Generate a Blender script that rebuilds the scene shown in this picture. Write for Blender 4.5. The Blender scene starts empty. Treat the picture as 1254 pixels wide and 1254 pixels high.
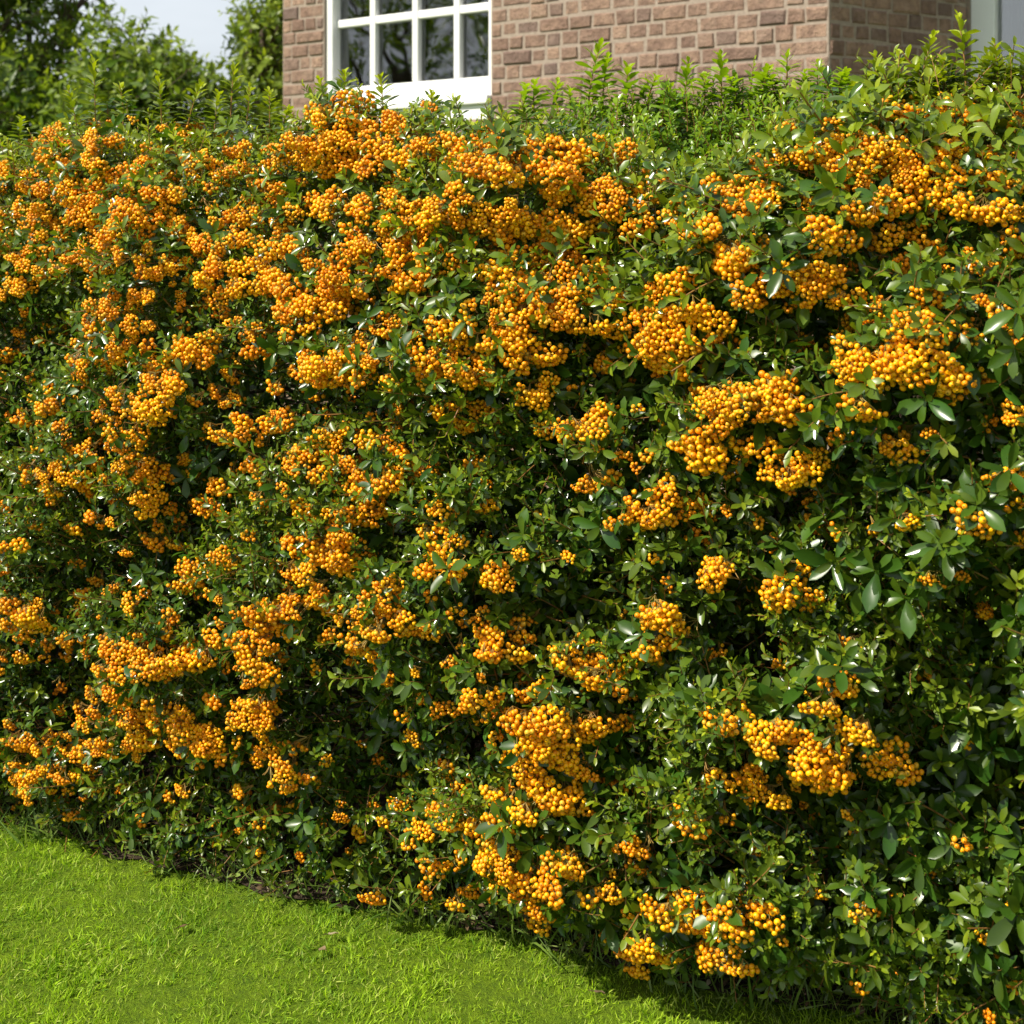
import bpy, math
import numpy as np
from mathutils import Vector

rng = np.random.default_rng(7)
C = bpy.context.scene.collection
sc = bpy.context.scene

# ------------------------------------------------------------------ camera
F = 1742.0; HZ = 260.0; CAMZ = 1.3            # focal length and horizon in 1254-px units, eye height in m
cam = bpy.data.cameras.new('camera'); camo = bpy.data.objects.new('camera', cam); C.objects.link(camo)
camo.location = (0, 0, CAMZ); camo.rotation_euler = (math.radians(90), 0, 0)
cam.sensor_width = 36; cam.lens = 36 * F / 1254; cam.shift_y = -(627 - HZ) / 1254
cam.clip_start = 0.05; cam.clip_end = 1000
cam.dof.use_dof = True; cam.dof.focus_distance = 2.45; cam.dof.aperture_fstop = 7.5
sc.camera = camo

# ------------------------------------------------------------------ light
SUN_H = np.array([-0.86, -0.40]); SUN_H = SUN_H / np.linalg.norm(SUN_H); SUN_EL = math.radians(46)
sd = Vector((SUN_H[0] * math.cos(SUN_EL), SUN_H[1] * math.cos(SUN_EL), math.sin(SUN_EL)))
sl = bpy.data.lights.new('sun', 'SUN'); so = bpy.data.objects.new('sun', sl); C.objects.link(so)
sl.energy = 5.0; sl.angle = math.radians(0.53); sl.color = (1.0, 0.93, 0.80)
so.rotation_euler = sd.to_track_quat('Z', 'Y').to_euler(); so.location = (-6, -2, 8)
world = bpy.data.worlds.new('World'); sc.world = world; world.use_nodes = True
nt = world.node_tree; nt.nodes.clear()
wo = nt.nodes.new('ShaderNodeOutputWorld'); bg = nt.nodes.new('ShaderNodeBackground'); sky = nt.nodes.new('ShaderNodeTexSky')
sky.sky_type = 'NISHITA'; sky.sun_disc = False; sky.sun_elevation = SUN_EL
sky.sun_rotation = math.atan2(SUN_H[0], SUN_H[1]); sky.air_density = 1.0; sky.dust_density = 3.5; sky.ozone_density = 1.0
# thin bright cloud veil mixed over the sky
tc = nt.nodes.new('ShaderNodeTexCoord'); mp = nt.nodes.new('ShaderNodeMapping'); mp.inputs['Scale'].default_value = (1, 1, 2.5)
nz = nt.nodes.new('ShaderNodeTexNoise'); nz.inputs['Scale'].default_value = 2.2; nz.inputs['Detail'].default_value = 5
rmp = nt.nodes.new('ShaderNodeValToRGB'); rmp.color_ramp.elements[0].position = 0.38; rmp.color_ramp.elements[1].position = 0.62
rmp.color_ramp.elements[0].color = (0.55, 0.55, 0.55, 1); rmp.color_ramp.elements[1].color = (0.85, 0.85, 0.85, 1)
mx = nt.nodes.new('ShaderNodeMix'); mx.data_type = 'RGBA'; mx.inputs[7].default_value = (13.6, 14.6, 15.6, 1)
nt.links.new(tc.outputs['Generated'], mp.inputs[0]); nt.links.new(mp.outputs[0], nz.inputs['Vector'])
nt.links.new(nz.outputs['Fac'], rmp.inputs[0]); nt.links.new(rmp.outputs[0], mx.inputs[0])
nt.links.new(sky.outputs[0], mx.inputs[6]); nt.links.new(mx.outputs[2], bg.inputs[0]); nt.links.new(bg.outputs[0], wo.inputs[0])
bg.inputs['Strength'].default_value = 0.046
sc.view_settings.view_transform = 'Standard'; sc.view_settings.look = 'None'; sc.view_settings.exposure = 0.62; sc.view_settings.gamma = 1
sc.cycles.max_bounces = 6; sc.cycles.diffuse_bounces = 3; sc.cycles.glossy_bounces = 2; sc.cycles.transmission_bounces = 4
sc.cycles.transparent_max_bounces = 6; sc.cycles.caustics_reflective = False; sc.cycles.caustics_refractive = False
sc.cycles.use_denoising = True; sc.cycles.sample_clamp_indirect = 4

# ------------------------------------------------------------------ materials
def mat(name):
    m = bpy.data.materials.new(name); m.use_nodes = True; t = m.node_tree
    return m, t, t.nodes['Principled BSDF'], t.nodes['Material Output']
def node(t, k, **kw):
    n = t.nodes.new(k)
    for a, b in kw.items(): setattr(n, a, b)
    return n
def mixc(t, fac, a, b, mode='MIX'):
    n = node(t, 'ShaderNodeMix', data_type='RGBA', blend_type=mode)
    for i, v in ((0, fac), (6, a), (7, b)):
        if hasattr(v, 'type') and hasattr(v, 'links'): t.links.new(v, n.inputs[i])
        else: n.inputs[i].default_value = (*v, 1) if isinstance(v, tuple) else v
    return n.outputs[2]
def noise(t, scale, detail=3, rough=.5, vec=None):
    n = node(t, 'ShaderNodeTexNoise'); n.inputs['Scale'].default_value = scale; n.inputs['Detail'].default_value = detail
    n.inputs['Roughness'].default_value = rough
    if vec: t.links.new(vec, n.inputs['Vector'])
    return n.outputs['Fac']
def obco(t): return node(t, 'ShaderNodeTexCoord').outputs['Object']
def ramp(t, v, p0, p1):
    n = node(t, 'ShaderNodeMapRange', clamp=True); t.links.new(v, n.inputs[0]); n.inputs[1].default_value = p0; n.inputs[2].default_value = p1
    return n.outputs[0]
def bump(t, h, strength, dist=.01):
    n = node(t, 'ShaderNodeBump'); n.inputs['Strength'].default_value = strength; n.inputs['Distance'].default_value = dist
    t.links.new(h, n.inputs['Height']); return n.outputs[0]
def attr(t):
    a = node(t, 'ShaderNodeAttribute', attribute_name='tint'); s = node(t, 'ShaderNodeSeparateColor'); t.links.new(a.outputs['Color'], s.inputs[0])
    return s.outputs[0], s.outputs[1], s.outputs[2]

def leaf_material(name, old_a, old_b, young, rough, transl, spec=.5, trans_col=None):
    m, t, p, out = mat(name); r, g, b = attr(t)
    base = mixc(t, r, old_a, old_b)
    col = mixc(t, g, base, young)
    spots = ramp(t, noise(t, 55, 2, .6, obco(t)), .35, .7)
    col = mixc(t, spots, mixc(t, .22, col, (0.02, 0.04, 0.01)), col)
    t.links.new(col, p.inputs['Base Color'])
    rr = node(t, 'ShaderNodeMapRange'); t.links.new(b, rr.inputs[0]); rr.inputs[3].default_value = rough - .08; rr.inputs[4].default_value = rough + .14
    t.links.new(rr.outputs[0], p.inputs['Roughness']); p.inputs['Specular IOR Level'].default_value = spec
    tr = node(t, 'ShaderNodeBsdfTranslucent')
    bright = mixc(t, 1.0, col, trans_col or (3.0, 2.9, 1.2), 'MULTIPLY'); t.links.new(bright, tr.inputs[0])
    ms = node(t, 'ShaderNodeMixShader'); ms.inputs[0].default_value = transl
    t.links.new(p.outputs[0], ms.inputs[1]); t.links.new(tr.outputs[0], ms.inputs[2]); t.links.new(ms.outputs[0], out.inputs[0])
    return m
M = {}
M['leaf'] = leaf_material('firethorn_leaf', (0.007, 0.036, 0.006), (0.034, 0.105, 0.010), (0.32, 0.38, 0.014), .25, .22, .42, (2.6, 2.6, .8))
M['shrubleaf'] = leaf_material('shrub_leaf', (0.035, 0.11, 0.008), (0.11, 0.22, 0.013), (0.28, 0.38, 0.012), .30, .28, .32, (2.6, 2.7, .8))
M['treeleaf'] = leaf_material('tree_leaf', (0.016, 0.046, 0.007), (0.075, 0.14, 0.014), (0.26, 0.33, 0.022), .40, .28, .3)
M['grass'] = leaf_material('grass_blade', (0.10, 0.24, 0.006), (0.42, 0.62, 0.014), (0.55, 0.58, 0.14), .5, .34, .15, (1.6, 1.7, .8))
M['weed'] = leaf_material('weed_leaf', (0.06, 0.14, 0.02), (0.14, 0.25, 0.03), (0.30, 0.34, 0.08), .42, .3, .4, (1.7, 1.8, .9))
def simple(name, cols, rough, scale=20, bmp=.3, dist=.005, spec=.4, detail=4):
    m, t, p, out = mat(name); o = obco(t); n = noise(t, scale, detail, .6, o)
    t.links.new(mixc(t, ramp(t, n, .3, .7), cols[0], cols[1]), p.inputs['Base Color'])
    p.inputs['Roughness'].default_value = rough; p.inputs['Specular IOR Level'].default_value = spec
    if bmp: t.links.new(bump(t, n, bmp, dist), p.inputs['Normal'])
    return m
M['stem'] = simple('green_brown_stem', ((0.20, 0.13, 0.035), (0.28, 0.11, 0.03)), .5, 12, 0)
M['stalk'] = simple('berry_stalk', ((0.22, 0.20, 0.04), (0.34, 0.15, 0.03)), .5, 14, 0)
M['bark'] = simple('bark', ((0.05, 0.035, 0.022), (0.13, 0.095, 0.065)), .9, 45, .8, .01)
M['soil'] = simple('soil', ((0.030, 0.020, 0.013), (0.085, 0.058, 0.038)), .95, 38, 1, .03, .2, 8)
M['litter'] = leaf_material('dry_leaf', (0.10, 0.055, 0.028), (0.26, 0.17, 0.09), (0.50, 0.42, 0.28), .7, .1, .2)
M['paint'] = simple('white_window_paint', ((0.74, 0.74, 0.74), (0.82, 0.82, 0.81)), .35, 6, .04, .002)
M['paint2'] = simple('grey_white_window_paint', ((0.78, 0.79, 0.81), (0.84, 0.85, 0.86)), .4, 6, .04, .002)
M['mortar'] = simple('mortar', ((0.24, 0.19, 0.155), (0.34, 0.28, 0.23)), .95, 60, .8, .004, .2, 6)
M['tile'] = simple('roof_tile', ((0.10, 0.06, 0.045), (0.18, 0.10, 0.07)), .85, 14, .4)
M['curtain'] = simple('curtain', ((0.42, 0.43, 0.42), (0.52, 0.53, 0.51)), .9, 9, .1)
M['room'] = simple('pale_room', ((0.55, 0.42, 0.31), (0.75, 0.60, 0.46)), .9, 2, 0)  # room walls lightened so the window panes look less black
# berry
m, t, p, out = mat('orange_berry'); r, g, b = attr(t)
c = mixc(t, r, (0.80, 0.25, 0.002), (0.97, 0.49, 0.004)); c = mixc(t, b, c, (0.70, 0.40, 0.03))
c = mixc(t, ramp(t, noise(t, 260, 2, .5, obco(t)), .35, .75), c, mixc(t, .25, c, (0.55, 0.20, 0.01)))
c = mixc(t, g, c, (0.035, 0.014, 0.006))
t.links.new(c, p.inputs['Base Color']); p.inputs['Roughness'].default_value = .42; p.inputs['Specular IOR Level'].default_value = .28
p.inputs['Subsurface Weight'].default_value = 0.0
M['berry'] = m
# brick
m, t, p, out = mat('brick'); r, g, b = attr(t); o = obco(t)
c = mixc(t, r, (0.24, 0.152, 0.115), (0.45, 0.30, 0.215)); c = mixc(t, g, c, (0.18, 0.13, 0.115))
c = mixc(t, ramp(t, noise(t, 17, 5, .7, o), .40, .62), c, mixc(t, .6, c, (0.13, 0.08, 0.065)))
c = mixc(t, ramp(t, noise(t, 9, 4, .6, o), .52, .75), c, mixc(t, .45, c, (0.42, 0.31, 0.24)))
c = mixc(t, ramp(t, noise(t, 170, 3, .6, o), .60, .75), c, (0.13, 0.085, 0.07))
t.links.new(c, p.inputs['Base Color']); p.inputs['Roughness'].default_value = .9; p.inputs['Specular IOR Level'].default_value = .2
t.links.new(bump(t, noise(t, 45, 6, .7, o), 1.0, .02), p.inputs['Normal']); M['brick'] = m
# lawn ground
m, t, p, out = mat('lawn_ground'); o = obco(t)
c = mixc(t, ramp(t, noise(t, 30, 8, .7, o), .35, .7), (0.08, 0.14, 0.008), (0.20, 0.30, 0.010))
c = mixc(t, ramp(t, noise(t, 2.2, 3, .5, o), .35, .7), c, mixc(t, .35, c, (0.11, 0.20, 0.015)))
t.links.new(c, p.inputs['Base Color']); p.inputs['Roughness'].default_value = .95; p.inputs['Specular IOR Level'].default_value = .15
t.links.new(bump(t, noise(t, 90, 6, .7, o), 1, .02), p.inputs['Normal']); M['lawn'] = m
# glass
m, t, p, out = mat('window_glass'); t.nodes.remove(p)
gl = node(t, 'ShaderNodeBsdfGlossy'); gl.inputs['Roughness'].default_value = .015; gl.inputs[0].default_value = (.95, .97, 1, 1)
tr = node(t, 'ShaderNodeBsdfTransparent'); tr.inputs[0].default_value = (.8, .82, .8, 1)
fr = node(t, 'ShaderNodeFresnel'); fr.inputs[0].default_value = 2.5; ms = node(t, 'ShaderNodeMixShader')
nrm = bump(t, noise(t, 3.0, 1, .4, obco(t)), .12, .02); t.links.new(nrm, gl.inputs['Normal'])
t.links.new(fr.outputs[0], ms.inputs[0]); t.links.new(tr.outputs[0], ms.inputs[1]); t.links.new(gl.outputs[0], ms.inputs[2]); t.links.new(ms.outputs[0], out.inputs[0])
M['glass'] = m

# ------------------------------------------------------------------ mesh helpers
class Geo:
    """collects vertices, quads (a triangle repeats its last corner), a material slot per face and a tint per vertex"""
    def __init__(s): s.v = []; s.f = []; s.m = []; s.c = []; s.n = 0
    def add(s, v, f, mi=0, c=None):
        v = np.asarray(v, float).reshape(-1, 3); f = np.asarray(f, int).reshape(-1, 4)
        s.v.append(v); s.f.append(f + s.n); s.m.append(np.full(len(f), mi) if np.isscalar(mi) else np.asarray(mi))
        s.c.append(np.zeros((len(v), 3)) if c is None else np.broadcast_to(np.asarray(c, float), (len(v), 3))); s.n += len(v)
    def arrays(s): return np.concatenate(s.v), np.concatenate(s.f), np.concatenate(s.m), np.concatenate(s.c)
    def stamp(s, tpl, Rm, loc, scale, cj):
        """K copies of a template: Rm (K,3,3), loc (K,3), scale (K,), cj (K,3) tint added"""
        v, f, mi, c = tpl; K = len(loc)
        if K == 0: return
        V = np.einsum('kij,nj->kni', Rm, v) * np.asarray(scale).reshape(K, 1, 1) + np.asarray(loc)[:, None, :]
        Fs = f[None] + (np.arange(K) * len(v))[:, None, None]
        Cc = np.clip(c[None] + np.asarray(cj)[:, None, :], 0, 1)
        s.v.append(V.reshape(-1, 3)); s.f.append(Fs.reshape(-1, 4) + s.n); s.m.append(np.tile(mi, K)); s.c.append(Cc.reshape(-1, 3)); s.n += K * len(v)
def mesh(name, geo, mats, smooth=True):
    v, f, mi, c = geo.arrays() if isinstance(geo, Geo) else geo
    tri = f[:, 2] == f[:, 3]
    me = bpy.data.meshes.new(name)
    fq, ft = f[~tri], f[tri][:, :3]
    loops = np.concatenate([fq.ravel(), ft.ravel()]); nl = len(loops)
    starts = np.concatenate([np.arange(len(fq)) * 4, len(fq) * 4 + np.arange(len(ft)) * 3])
    me.vertices.add(len(v)); me.vertices.foreach_set('co', v.astype(np.float32).ravel())
    me.loops.add(nl); me.loops.foreach_set('vertex_index', loops.astype(np.int32))
    me.polygons.add(len(starts)); me.polygons.foreach_set('loop_start', starts.astype(np.int32))
    me.polygons.foreach_set('material_index', np.concatenate([mi[~tri], mi[tri]]).astype(np.int32))
    me.polygons.foreach_set('use_smooth', np.full(len(starts), smooth))
    a = me.attributes.new('tint', 'FLOAT_COLOR', 'POINT'); a.data.foreach_set('color', np.hstack([c, np.ones((len(c), 1))]).astype(np.float32).ravel())
    for k in mats: me.materials.append(M[k])
    me.update(calc_edges=True); me.validate()
    return me
def obj(name, me, parent=None, loc=None):
    o = bpy.data.objects.new(name, me); C.objects.link(o)
    if parent: o.parent = parent
    if loc is not None: o.location = loc
    return o
def tag(o, label=None, cat=None, group=None, kind=None):
    for k, v in (('label', label), ('category', cat), ('group', group), ('kind', kind)):
        if v: o[k] = v
    return o
def empty(name, loc=(0, 0, 0)):
    o = bpy.data.objects.new(name, None); o.location = loc; C.objects.link(o); o.empty_display_size = .1; return o

def box_vf(x0, x1, y0, y1, z0, z1):
    v = np.array([(x, y, z) for z in (z0, z1) for y in (y0, y1) for x in (x0, x1)], float)
    f = [(0, 2, 3, 1), (4, 5, 7, 6), (0, 1, 5, 4), (2, 6, 7, 3), (0, 4, 6, 2), (1, 3, 7, 5)]
    return v, np.array(f)
def tube(geo, pts, rad, n=5, mi=0, c=None):
    pts = np.asarray(pts, float); k = len(pts); rad = np.broadcast_to(rad, k)
    T = np.gradient(pts, axis=0); T /= np.linalg.norm(T, axis=1)[:, None] + 1e-9
    ref = np.array([0.31, 0.95, 0.05]) if abs(T[0, 2]) > .8 else np.array([0., 0., 1.])
    A = np.cross(T, ref); A /= np.linalg.norm(A, axis=1)[:, None] + 1e-9; B = np.cross(T, A)
    ang = np.arange(n) * 2 * np.pi / n
    V = pts[:, None] + rad[:, None, None] * (np.cos(ang)[None, :, None] * A[:, None] + np.sin(ang)[None, :, None] * B[:, None])
    i = np.arange(k - 1)[:, None] * n; j = np.arange(n)[None]; j2 = (j + 1) % n
    Fq = np.stack([i + j, i + j2, i + n + j2, i + n + j], -1).reshape(-1, 4)
    geo.add(V.reshape(-1, 3), Fq, mi, c)
def frames(d, roll):
    """matrices whose Z column is d, rolled"""
    d = d / np.linalg.norm(d, axis=-1, keepdims=True)
    ref = np.where(np.abs(d[:, 2:3]) > .95, np.array([[1., 0, 0]]), np.array([[0, 0, 1.]]))
    x = np.cross(ref, d); x /= np.linalg.norm(x, axis=1, keepdims=True); y = np.cross(d, x)
    cr, sr = np.cos(roll)[:, None], np.sin(roll)[:, None]
    return np.stack([x * cr + y * sr, -x * sr + y * cr, d], -1)
def lattice(seed, n=64): return np.random.default_rng(seed).uniform(-1, 1, (n, n))
_L = [lattice(s) for s in range(11, 21)]
def vnoise(x, y, k=0):
    x = np.asarray(x, float) + 100.3; y = np.asarray(y, float) + 57.1; xi = np.floor(x).astype(int); yi = np.floor(y).astype(int)
    fx = x - xi; fy = y - yi; fx = fx * fx * (3 - 2 * fx); fy = fy * fy * (3 - 2 * fy); L = _L[k]; n = len(L)
    g = lambda a, b: L[a % n, b % n]
    return (g(xi, yi) * (1 - fx) + g(xi + 1, yi) * fx) * (1 - fy) + (g(xi, yi + 1) * (1 - fx) + g(xi + 1, yi + 1) * fx) * fy

# ------------------------------------------------------------------ leaf, twig, berry templates
def leaf_vf(L, W, nseg=4, fold=.35, curl=.25, obov=.85, wav=0, seed=0):
    t = np.linspace(0, 1, nseg + 1); w = (t ** obov) * np.clip(1 - t, 0, 1) ** .5; w = w / w.max() * W / 2
    w[0] = W * .035; w[-1] = W * .05
    x = L * (t - .12 * curl * t ** 3); zc = -curl * L * t ** 1.8
    ww = wav * W * np.sin(t * 9 + seed)
    rows = [np.stack([x, s * w, zc + abs(s) * w * fold + s * ww], -1) for s in (-1, 0, 1)]
    v = np.stack(rows, 1).reshape(-1, 3)
    f = []
    for i in range(nseg):
        for j in range(2): a = i * 3 + j; f.append((a, a + 3, a + 4, a + 1))
    return v, np.array(f)
def rot_y(a): c, s = math.cos(a), math.sin(a); return np.array([[c, 0, s], [0, 1, 0], [-s, 0, c]])
def rot_z(a): c, s = math.cos(a), math.sin(a); return np.array([[c, -s, 0], [s, c, 0], [0, 0, 1]])
def rot_x(a): c, s = math.cos(a), math.sin(a); return np.array([[1, 0, 0], [0, c, -s], [0, s, c]])
def twig_tpl(R, Ls, nl, L, asp, splay=(75, 25), young=.35, stemr=.0015, start=.15, nseg=4, clump=1.0, tipsize=.5, bend=.15):
    g = Geo()
    b = R.uniform(-bend, bend, 2) * Ls
    path = lambda s: np.array([b[0] * s * s, b[1] * s * s, Ls * s])
    tube(g, [path(s) for s in np.linspace(0, 1, 5)], np.linspace(stemr, stemr * .45, 5), 4, 1)
    ang = R.uniform(0, 6.28)
    for i in range(nl):
        q = (i + .5) / nl; s = start + (1 - start) * q ** clump
        ang += 2.4 + R.normal(0, .25)
        lf = L * (1 - (1 - tipsize) * max(0, (q - .55) / .45) ** 1.3) * R.uniform(.7, 1.12) * (.75 + .5 * min(1, q * 2.5) / 1.5)
        sp = math.radians(splay[0] + (splay[1] - splay[0]) * q ** 1.6 + R.normal(0, 10))
        v, f = leaf_vf(lf, lf * asp * R.uniform(.85, 1.15), nseg, R.uniform(.15, .5), R.uniform(.02, .35), R.uniform(.7, 1.2), R.uniform(0, .05), R.uniform(0, 6))
        v = v @ rot_x(R.normal(0, .3)).T @ rot_y(-(math.pi / 2 - sp)).T @ rot_z(ang).T + path(s)
        g.add(v, f, 0, (R.uniform(0, 1), max(0, (q - .6) / .4) ** 1.2 * young + R.uniform(0, .06), R.uniform(0, 1)))
    return g.arrays()
R = np.random.default_rng(3)
SMALL = [twig_tpl(R, R.uniform(.05, .09), R.integers(9, 14), R.uniform(.024, .032), .38, (80, 28)) for _ in range(10)]
ROSE = [twig_tpl(R, R.uniform(.03, .05), R.integers(8, 12), R.uniform(.042, .056), .36, (85, 35), .15, start=.5, clump=.8, nseg=5, tipsize=.55) for _ in range(8)]
YOUNG = [twig_tpl(R, R.uniform(.07, .12), R.integers(12, 18), R.uniform(.018, .028), .34, (65, 22), 1.0) for _ in range(6)]
SHOOT = [twig_tpl(R, R.uniform(.15, .19), R.integers(34, 44), R.uniform(.034, .046), .36, (82, 20), .9, .0022, .08, 4, 1.15, .5, .10) for _ in range(7)]

ARCH = [twig_tpl(R, R.uniform(.15, .19), R.integers(15, 21), R.uniform(.026, .034), .38, (75, 28), .45, .0022, .12, 4, 1.0, .6, .28) for _ in range(6)]
for t_ in SHOOT: t_[3][:, 1] = np.clip(t_[3][:, 1] + .35, 0, 1)
def berry_tpl(seg=9, rings=7):
    v = [(0, 0, .93)]; th = np.linspace(0, np.pi, rings + 1)[1:-1]
    for a in th:
        for k in range(seg):
            b = 2 * np.pi * k / seg; r = math.sin(a); z = math.cos(a) * .88
            v.append((r * math.cos(b), r * math.sin(b), z))
    v.append((0, 0, -.80)); v = np.array(v); n = len(v)
    f = []
    for k in range(seg): f.append((0, 1 + k, 1 + (k + 1) % seg, 1 + (k + 1) % seg))
    for i in range(rings - 2):
        for k in range(seg):
            a = 1 + i * seg; f.append((a + k, a + seg + k, a + seg + (k + 1) % seg, a + (k + 1) % seg))
    a = 1 + (rings - 2) * seg
    for k in range(seg): f.append((a + k, n - 1, a + (k + 1) % seg, a + (k + 1) % seg))
    # calyx: pole dent, dark spot
    c = np.zeros((n, 3)); c[0, 1] = 1; v[0, 2] = .80; 
    return v, np.array(f), np.zeros(len(f), int), c
def berry_calyx(seg=9):
    # berry with an extra tiny ring round the dark calyx
    v, f, mi, c = berry_tpl(seg)
    ring = np.array([(math.cos(2 * np.pi * k / seg) * .24, math.sin(2 * np.pi * k / seg) * .24, .87) for k in range(seg)])
    n = len(v); v = np.vstack([v, ring]); c = np.vstack([c, np.tile((0, .55, 0), (seg, 1))]); c[0, 1] = 1
    f = [list(q) for q in f if q[0] != 0]
    for k in range(seg):
        k2 = (k + 1) % seg; f.append([0, n + k, n + k2, n + k2]); f.append([n + k, 1 + k, 1 + k2, n + k2])
    return v, np.array(f), np.zeros(len(f), int), c
BERRY = berry_calyx()
def cluster_tpl(R, nb, rx, rz, br, drop=.02):
    """node at the origin, berries on a dome around +Z, stalks fanning out to them"""
    gb, gs = Geo(), Geo(); P = []; tries = 0; cen = []
    for _ in range(max(2, int(nb / 5))):
        a_ = R.uniform(0, 6.28); q_ = math.sqrt(R.random()) * .95; x_ = q_ * math.cos(a_); y_ = q_ * math.sin(a_); cen.append(np.array([rx * x_, rx * .58 * y_, rz * math.sqrt(max(0, 1 - x_ * x_ - y_ * y_)) * R.uniform(.7, 1.1) + drop]))
        if len(cen) > 1 and min(np.linalg.norm(cen[-1] - c_) for c_ in cen[:-1]) > .024: cen[-1] = cen[-1] * .45 + cen[0] * .55
    while len(P) < nb and tries < 6000:
        tries += 1
        q = R.normal(size=3); q /= np.linalg.norm(q)
        if q[2] < -.05: continue
        s = R.uniform(.80, 1.0) if len(P) < nb * .75 else R.uniform(.45, .8)
        p = q * (rx, rx * .58, rz) * s + (0, 0, drop)
        if min(np.linalg.norm(p - c_) for c_ in cen) > br * 3.1: continue
        if all(np.linalg.norm(p - o) > br * 1.66 for o in P): P.append(p)
    P = np.array(P); K = len(P)
    d = P - (0, 0, drop * .2) + R.normal(0, .006, P.shape)
    rad = br * R.uniform(.78, 1.12, K)
    cj = np.stack([R.uniform(0, 1, K), np.zeros(K), np.where(R.random(K) < .15, R.uniform(.3, 1, K), 0)], -1)
    gb.stamp(BERRY, frames(d, R.uniform(0, 6.28, K)), P, rad, cj)
    # stalks gather into a few limbs
    limbs = [np.array([R.uniform(-.4, .4) * rx, R.uniform(-.4, .4) * rx, drop * .8]) for _ in range(5)]
    for L_ in limbs: tube(gs, [(0, 0, -.004), L_ * .5 + (0, 0, .002), L_], (.0011, .0009, .0008), 4, 0)
    for p in P:
        L_ = limbs[int(np.argmin([np.linalg.norm(p[:2] - l[:2]) + R.uniform(0, .01) for l in limbs]))]
        mid = (L_ + p) / 2 + R.normal(0, .002, 3)
        tube(gs, [L_, mid, p * .97], .0006, 3, 0)
    return gb.arrays(), gs.arrays()
CL = [cluster_tpl(R, int(R.integers(24, 40)), R.uniform(.040, .056), R.uniform(.018, .028), R.uniform(.0044, .0052)) for _ in range(12)]
CS = [cluster_tpl(R, int(R.integers(8, 18)), R.uniform(.022, .034), R.uniform(.012, .020), R.uniform(.0043, .0050)) for _ in range(8)]

# ------------------------------------------------------------------ hedge space: u along, z up, w out towards the lawn
P0 = np.array([-1.087, 3.02]); E = np.array([0.8894, -0.4571]); N = np.array([-0.4571, -0.8894])
def to_world(u, z, w): return np.stack([P0[0] + E[0] * u + N[0] * w, P0[1] + E[1] * u + N[1] * w, z + 0 * u], -1)
E3 = np.array([E[0], E[1], 0]); N3 = np.array([N[0], N[1], 0]); UP = np.array([0, 0, 1.])
def pix_plane(px, py, w):
    d = np.stack([(px - 627) / F, np.ones_like(px), (HZ - py) / F], -1)
    q = P0 + N * np.asarray(w)[..., None]
    tt = (q @ N if q.ndim == 1 else (q * N).sum(-1)) / (d[..., :2] @ N)
    X = d * tt[..., None]; u = (X[..., :2] - P0) @ E
    return u, X[..., 2] + CAMZ, tt
sky_px = np.array([-150, 0, 60, 100, 200, 300, 350, 390, 430, 480, 520, 600, 700, 750, 800, 850, 900, 950, 1000, 1060, 1100, 1180, 1254, 1400.])
sky_py = np.array([200, 195, 170, 162, 166, 172, 180, 152, 126, 146, 144, 156, 158, 178, 216, 226, 212, 184, 156, 130, 118, 102, 88, 76.])
su, sz, _ = pix_plane(sky_px, sky_py, np.full(len(sky_px), -.12))
def H(u): return np.interp(u, su, sz)
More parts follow.
